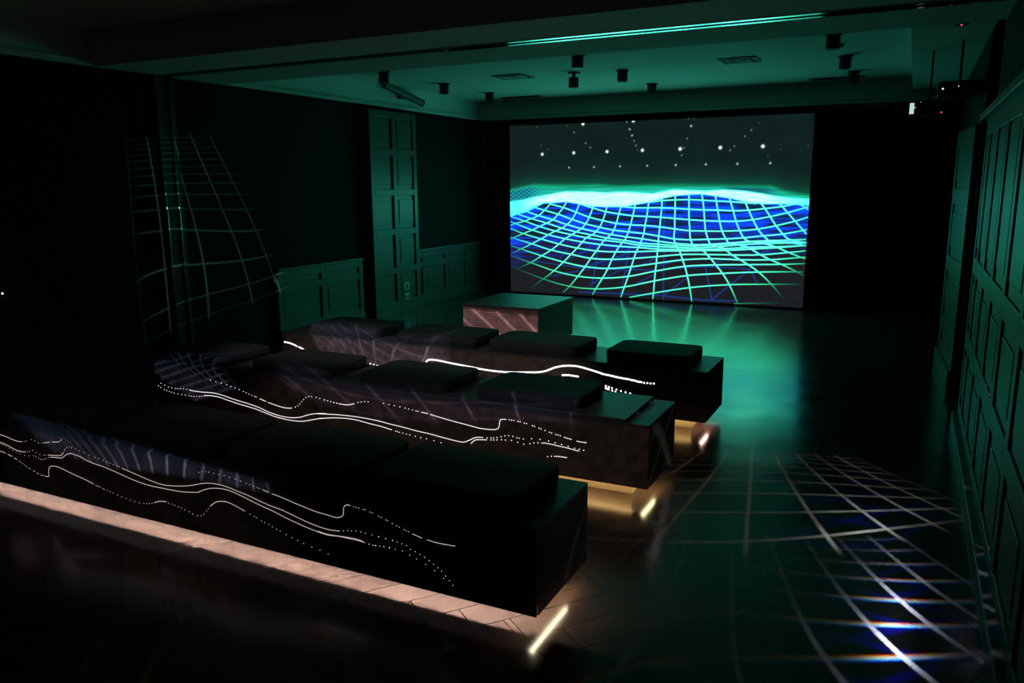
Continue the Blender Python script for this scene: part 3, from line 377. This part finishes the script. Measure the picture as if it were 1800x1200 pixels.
# ------------------------------------------------------------------ benches
BXL, BXR, BZ0, BZ1, BD = -5.08, -1.20, .08, .45, .55
def disc_line(runs, y, r, step):
    pts = []
    for kind, pp in runs:
        P = np.array(pp, float) / 10000
        if kind == 'd': pts += [tuple(p) for p in P]
        else:
            C = catmull(P, 6) if len(P) > 2 else P; d = np.r_[0, np.cumsum(np.hypot(*np.diff(C, axis=0).T))]
            for s_ in np.arange(0, d[-1], step): pts.append((np.interp(s_, d, C[:, 0]), np.interp(s_, d, C[:, 1])))
    return pts
BXL_ = [BXL]
def bench(y0, xl, lab, dots, rad, step, dotmat, e_front, e_side, y_led, inset, slab, side_len):
    BXL_[0] = xl
    t = thing('bench', ((xl + BXR) / 2, y0 + BD / 2, 0), lab, 'bench', None)
    T = .018
    MB().box(xl, BXR, y0, y0 + T, BZ0 + .045, BZ1 - T).box(xl, BXR, y0, y0 + .003, BZ0, BZ0 + .045).build('front_panel', M_BENCH, t)
    MB().box(xl, BXR, y0 + BD - T, y0 + BD, BZ0, BZ1 - T).build('back_panel', M_BENCH, t)
    MB().box(xl, xl + T, y0 + T, y0 + BD - T, BZ0, BZ1 - T).build('end_panel', M_BENCH, t)
    MB().box(BXR - T, BXR, y0 + T, y0 + BD - T, BZ0, BZ1 - T).build('end_panel', M_BENCH, t)
    MB().box(xl, BXR, y0, y0 + BD, BZ1 - T, BZ1).build('top_board', M_BTOP, t)
    MB().box(xl + T, BXR - T, y0 + T, y0 + BD - T, BZ0 + .045, BZ0 + .055).build('underside_board', M_BLACK, t)
    MB().box(xl + .12, BXR - .12, y0 + inset, y0 + BD - .08, 0, BZ0 + .045).build('plinth', M_BLACK if y0 < 3 else M_PLINTH, t)
    if slab: MB().box(xl + .02, BXR - .135, y0 + .005, y0 + BD - .005, BZ1, BZ1 + .02, .002).build('seat_board', M_BTOP, t)
    # light strips under the edge
    MB().box(xl + .05, BXR - T - .06, y_led, y_led + (.006 if y0 < 3 else .004), BZ0 + (.036 if y0 < 3 else .028), BZ0 + .043).build('light_strip', e_front, t)
    MB().box(BXR - T - .036, BXR - T - .012, y0 + T + .02, y0 + side_len, BZ0 + .026, BZ0 + .040).build('light_strip', e_side, t)
    MB().box(BXR - T - .042, BXR - T - .036, y0 + T + .01, y0 + side_len + .01, BZ0 + .014, BZ0 + .045).build('light_blocker', M_BLACK, t)  # unseen blocker added to stop the side strip's inward light
    pts = [p for L in dots for p in disc_line(L, y0, rad, step) if p[1] < BZ1 - .022 and p[0] > xl + .02]
    pts.sort(key=lambda p: (p[0] ** 2 + y0 ** 2 + (p[1] - CAM_H) ** 2))
    def dome(mb, x, z):
        bm = mb.bm; vs = [bm.verts.new((x + rad * math.cos(a), y0 - .0012, z + rad * math.sin(a))) for a in [k * math.pi / 4 for k in range(8)]]
        c = bm.verts.new((x, y0 - .0030, z))
        for k in range(8): bm.faces.new((vs[k], vs[(k + 1) % 8], c))
    proto = MB(); dome(proto, 0, 0); po = proto.build('pinhole_light', dotmat, t); po.location = (pts[0][0], 0, pts[0][1])
    for x, z in pts[1:100]:
        c = po.copy(); COL.objects.link(c); c.location = (x, 0, z)
    rest = MB()
    for x, z in pts[100:]: dome(rest, x, z)
    ro = rest.build('pinhole_light_field', dotmat, t); ro['kind'] = 'stuff'
    return t
E_F1 = emis('strip_cool_white', (.93, .94, 1.), 310.); E_S1 = emis('strip_pale_green_white', (1., .88, .58), 20.)
E_F2 = emis('strip_warm_white', (1., .72, .38), 26.); E_S2 = emis('strip_yellow_white', (1., .84, .40), 22.)
E_F3 = emis('strip_amber_white', (1., .74, .34), 24.); E_S3 = emis('strip_rose_white', (1., .62, .5), 22.)
bench(2.611, -5.6, 'long dark bench nearest the viewer, floor glowing white along its base', DOTS[0], .0017, .0062, E_DOT[0], E_F1, E_S1, 2.615, .26, False, .42)
bench(4.095, BXL, 'middle long dark bench with three close rows of tiny lights on its side', DOTS[1], .0031, .0105, E_DOT[1], E_F2, E_S2, 4.15, .10, True, .30)
bench(5.49, BXL, 'long brown-sided bench nearest the screen, crossed by one bright line of lights', DOTS[2], .0065, .0085, E_DOT[2], E_F3, E_S3, 5.54, .10, False, .30)

# cushions
def cushion(x0, x1, y0, y1, z, h, lab, grp, rot=0.):
    cx, cy = (x0 + x1) / 2, (y0 + y1) / 2; sx, sy = (x1 - x0) / 2, (y1 - y0) / 2
    bm = bmesh.new(); N = 14; n_ = 6
    def P(u, v, s_):  # superellipse pillow profile; s_ in -1..1 height
        k = 1 - .10 * max(0, abs(s_)) ** 4
        return k
    rings = []
    prof = [(-1., .90), (-.92, .955), (-.7, .985), (0., 1.), (.7, .995), (.92, .965), (1., .91)]
    for s_, k in prof:
        ring = []
        for i in range(48):
            a = i / 48 * 2 * math.pi; ex = .22
            X = math.copysign(abs(math.cos(a)) ** ex, math.cos(a)) * (sx - (1 - k) * .25); Y = math.copysign(abs(math.sin(a)) ** ex, math.sin(a)) * (sy - (1 - k) * .25)
            ring.append(bm.verts.new((X, Y, h / 2 + s_ * h / 2)))
        rings.append(ring)
    for r0, r1 in zip(rings[:-1], rings[1:]):
        for i in range(48): bm.faces.new((r0[i], r0[(i + 1) % 48], r1[(i + 1) % 48], r1[i]))
    for ring, zz, flip in ((rings[0], 0., True), (rings[-1], h, False)):
        prev = ring
        for q in (.8, .5, .2):
            nr = [bm.verts.new((v.co.x * q / (.8 if q == .8 else 1) * (.8 if q == .8 else 1), v.co.y * q, zz + (0 if flip else .006 * (1 - q)))) for v in ring]
            for i in range(48):
                f = (prev[i], prev[(i + 1) % 48], nr[(i + 1) % 48], nr[i]); bm.faces.new(f[::-1] if flip else f)
            prev = nr
        c = bm.verts.new((0, 0, zz + (0 if flip else .006)))
        for i in range(48):
            f = (prev[i], prev[(i + 1) % 48], c); bm.faces.new(f[::-1] if flip else f)
    bmesh.ops.recalc_face_normals(bm, faces=bm.faces)
    t = thing('seat_cushion', (cx, cy, z), lab, 'cushion', grp); t.rotation_euler.z = rot
    me = bpy.data.meshes.new('pad'); bm.to_mesh(me); bm.free()
    for p in me.polygons: p.use_smooth = True
    me.materials.append(M_FABRIC); o = bpy.data.objects.new('pad', me); COL.objects.link(o); o.parent = t
    for zz in (h * .08, h * .93):
        pb = bmesh.new(); prev = None; first = None
        R = .004
        for i in range(48):
            a = i / 48 * 2 * math.pi; ex = .22; kx = sx - .006; ky = sy - .006
            X = math.copysign(abs(math.cos(a)) ** ex, math.cos(a)) * kx; Y = math.copysign(abs(math.sin(a)) ** ex, math.sin(a)) * ky
            n2 = Vector((X, Y, 0)).normalized(); ring = [pb.verts.new(Vector((X, Y, zz)) + n2 * R * math.cos(q) + Vector((0, 0, R * math.sin(q)))) for q in [k * math.pi / 3 for k in range(6)]]
            if prev:
                for k in range(6): pb.faces.new((prev[k], prev[(k + 1) % 6], ring[(k + 1) % 6], ring[k]))
            else: first = ring
            prev = ring
        for k in range(6): pb.faces.new((prev[k], prev[(k + 1) % 6], first[(k + 1) % 6], first[k]))
        bmesh.ops.recalc_face_normals(pb, faces=pb.faces)
        pm = bpy.data.meshes.new('piping'); pb.to_mesh(pm); pb.free(); pm.materials.append(M_FABRIC)
        po = bpy.data.objects.new('piping', pm); COL.objects.link(po); po.parent = o
    return t
places = ['first from its right end', 'second from its right end', 'third from its right end', 'leftmost of its four']
for (y0, z, xs, bn_, gr) in ((2.64, BZ1, [(-2.04, -1.30, .0), (-2.89, -2.09, .004), (-3.72, -2.93, -.004), (-4.55, -3.84, .0)], 'nearest', 'cushions on the nearest bench'),
                             (4.125, BZ1 + .02, [(-2.32, -1.63, .0), (-3.20, -2.52, .01), (-4.15, -3.44, -.01), (-5.03, -4.36, .0)], 'middle', 'cushions on the middle bench'),
                             (5.52, BZ1, [(-1.98, -1.34, .0), (-2.98, -2.19, -.01), (-3.86, -3.08, .01), (-4.80, -4.05, .0)], 'back', 'cushions on the back bench')):
    for k, (x0, x1, r) in enumerate(xs):
        cushion(x0, x1, y0, y0 + .49, z, .072 if bn_ == 'middle' else .088, 'square charcoal seat cushion on the %s bench, %s' % (bn_, places[k]), gr, r)

# ------------------------------------------------------------------ platform block in front of the screen
t = thing('platform_block', (-3.95, 8.14, 0), 'low wooden box platform before the screen with grid light on its brown side', 'platform')
MB().box(-4.41, -3.49, 7.65, 8.63, 0.02, .435).build('body', M_PLATF, t)
MB().box(-4.42, -3.48, 7.64, 8.64, .435, .455, .002).build('top_board', M_BTOP, t)
MB().box(-4.38, -3.52, 7.68, 8.60, 0, .02).build('base', M_BLACK, t)

# ------------------------------------------------------------------ ceiling fittings
def downlight(x, y, lab, tilt=.0, lit_lens=False, drop=.0):
    t = thing('ceiling_spotlight', (x, y, CE), lab, 'spotlight', 'black spotlights on the ceiling')
    MB().cyl((x, y, CE - .012), (x, y, CE), .075, 24).build('ceiling_rose', M_BLACK, t)
    MB().cyl((x, y, CE - .012 - drop), (x, y, CE - .010), .02, 12).build('stem', M_BLACK, t)
    hs = MB().cyl((x, y - tilt, CE - .125 - drop), (x, y, CE - .012 - drop), .06, 28).build('lamp_housing', M_BLACK, t, False)
    MB().cyl((x, y - tilt, CE - .129 - drop), (x, y - tilt, CE - .124 - drop), .05, 28).build('lens', M_PLATE if lit_lens else M_HOLE, hs)  # pale lens colour stands in for the lit underside
for x, y, l, g_ in ((-3.252, 8.129, 'black ceiling spotlight with its lit underside painted pale, nearest of the middle row', True), (-3.778, 9.325, 'black ceiling spotlight hanging lowest, left of the middle row', False), (-3.204, 9.440, 'black ceiling spotlight, second of the middle row', False), (-3.271, 10.865, 'black ceiling spotlight of the middle row closest to the screen', False),
                  (-5.681, 9.468, 'black ceiling spotlight near the left wall, farther from the screen', False), (-5.662, 10.712, 'black ceiling spotlight near the left wall, closest to the screen', False), (-5.700, 8.129, 'black ceiling spotlight above the panelled pillar', False),
                  (-0.765, 8.129, 'black ceiling spotlight on the right, farthest from the screen', False), (-0.765, 9.564, 'black ceiling spotlight on the right, middle of the row', False), (-0.765, 10.903, 'black ceiling spotlight on the right, closest to the screen', False)):
    downlight(x, y, l, .01, g_, .05 if 'lowest' in l else .004)
def diffuser(x, y, lab):
    t = thing('ceiling_vent', (x, y, CE), lab, 'vent', 'square ceiling vents')
    b = MB(); s_ = .20
    b.box(x - s_, x + s_, y - s_, y - s_ + .03, CE - .012, CE).box(x - s_, x + s_, y + s_ - .03, y + s_, CE - .012, CE).box(x - s_, x - s_ + .03, y - s_, y + s_, CE - .012, CE).box(x + s_ - .03, x + s_, y - s_, y + s_, CE - .012, CE)
    b.build('frame', M_GREY, t); b = MB()
    for k in range(3): q = .13 - k * .045; b.box(x - q, x + q, y - q, y - q + .012, CE - .02, CE - .004).box(x - q, x + q, y + q - .012, y + q, CE - .02, CE - .004).box(x - q, x - q + .012, y - q, y + q, CE - .02, CE - .004).box(x + q - .012, x + q, y - q, y + q, CE - .02, CE - .004)
    b.build('louvre', M_PAINT, t)
diffuser(-4.562, 9.268, 'square ceiling vent left of the middle spotlights'); diffuser(-1.817, 9.277, 'square ceiling vent right of the middle spotlights')
for x, l in ((-5.5, 'long dark slot grille at the left end of the ceiling by the screen'), (-1.0, 'long dark slot grille at the right end of the ceiling by the screen')):
    t = thing('slot_grille', (x, 11.43, CE), l, 'grille', 'slot grilles by the screen beam')
    MB().box(x - .33, x + .33, 11.36, 11.50, CE - .01, CE).build('frame', M_GREY, t)
    b = MB(); 
    for k in range(4): b.box(x - .3, x + .3, 11.375 + k * .03, 11.39 + k * .03, CE - .018, CE - .01)
    b.build('slats', M_HOLE, t)
# loudspeaker on the left frieze
t = thing('wall_loudspeaker', (XL, 9.6, 2.97), 'long slim dark loudspeaker tilted on the frieze above the left wall', 'loudspeaker')
MB().box(XL, XL + .06, 9.50, 9.62, 2.92, 3.02, .005).build('bracket', M_GREY, t)
MB().cyl((XL + .10, 9.05, 3.06), (XL + .10, 9.95, 2.90), .05, 24).build('cabinet', M_GREY, t, False)
MB().cyl((XL + .10, 9.95, 2.90), (XL + .10, 9.965, 2.897), .053, 24).build('end_cap', M_GREY, t)
# smoke detectors with indicator lights
for (x, y, z, c, l) in ((-.777, 8.747, CE, (.5, 1., .5), 'ceiling detector with a tiny green light'), (.214, 6.97, BM + .12, (1., .05, .08), 'ceiling detector with a tiny red light near the right wall')):
    t = thing('smoke_detector', (x, y, z), l, 'detector')
    MB().cyl((x, y, z - .03), (x, y, z), .05, 24, .058).build('housing', M_GREY, t)
    MB().cyl((x, y - .02, z - .035), (x, y - .02, z - .029), .006, 12).build('indicator_light', emis('indicator_%g' % x, c, 4.), t)
# projectors hung by the right wall
def projector(x, y, z, lab, yawr, leds, lens_on):
    t = thing('projector', (x, y, z), lab, 'projector', 'projectors hung at the right')
    MB().box(x - .16, x + .16, y - .10, y + .22, z - .06, z + .06, .012).build('casing', M_BLACK, t)
    MB().cyl((x - .05, y - .135, z - .01), (x - .05, y - .10, z - .01), .042, 24).build('lens_barrel', M_HOLE, t)
    MB().cyl((x, y + .08, z + .06), (x, y + .08, BM + .12), .009, 12).build('mounting_pole', M_BLACK, t)
    MB().box(x - .10, x + .10, y, y + .16, z + .06, z + .07).build('mounting_plate', M_BLACK, t)
    for (dx, dz, c, r, s_) in leds: MB().cyl((x + dx, y - .103, z + dz), (x + dx, y - .099, z + dz), r, 12).build('indicator_light', emis('led', c, s_), t)
    if lens_on: MB().box(x - .155, x - .118, y - .104, y - .099, z - .055, z + .04).build('light_port', emis('lit_port', (.55, .75, .72), .9), t)
    return t
projector(.06, 8.30, 2.40, 'black projector hung by the right wall with a pale lit port', 0, [(-.07, .045, (.6, .7, .7), .004, .6), (.10, -.05, (1., .05, .12), .007, 1.6), (-.11, .0, (.7, .8, 1.), .005, 1.)], True)
projector(.27, 7.80, 2.50, 'black projector hung nearest the right wall with a blue-white light', 0, [(-.02, .01, (.8, .8, 1.), .011, 4.), (-.125, -.0, (.7, .85, .8), .008, 1.2)], False)
# small light on the left wall
t = thing('wall_indicator', (XL, 3.84, .93), 'tiny violet-white indicator light low on the dark left wall', 'indicator')
MB().box(XL, XL + .02, 3.80, 3.88, .88, .98, .003).build('plate', M_BLACK, t); MB().cyl((XL + .02, 3.84, .935), (XL + .024, 3.84, .935), .008, 12).build('indicator_light', emis('led_violet', (.8, .6, 1.), 3.), t)
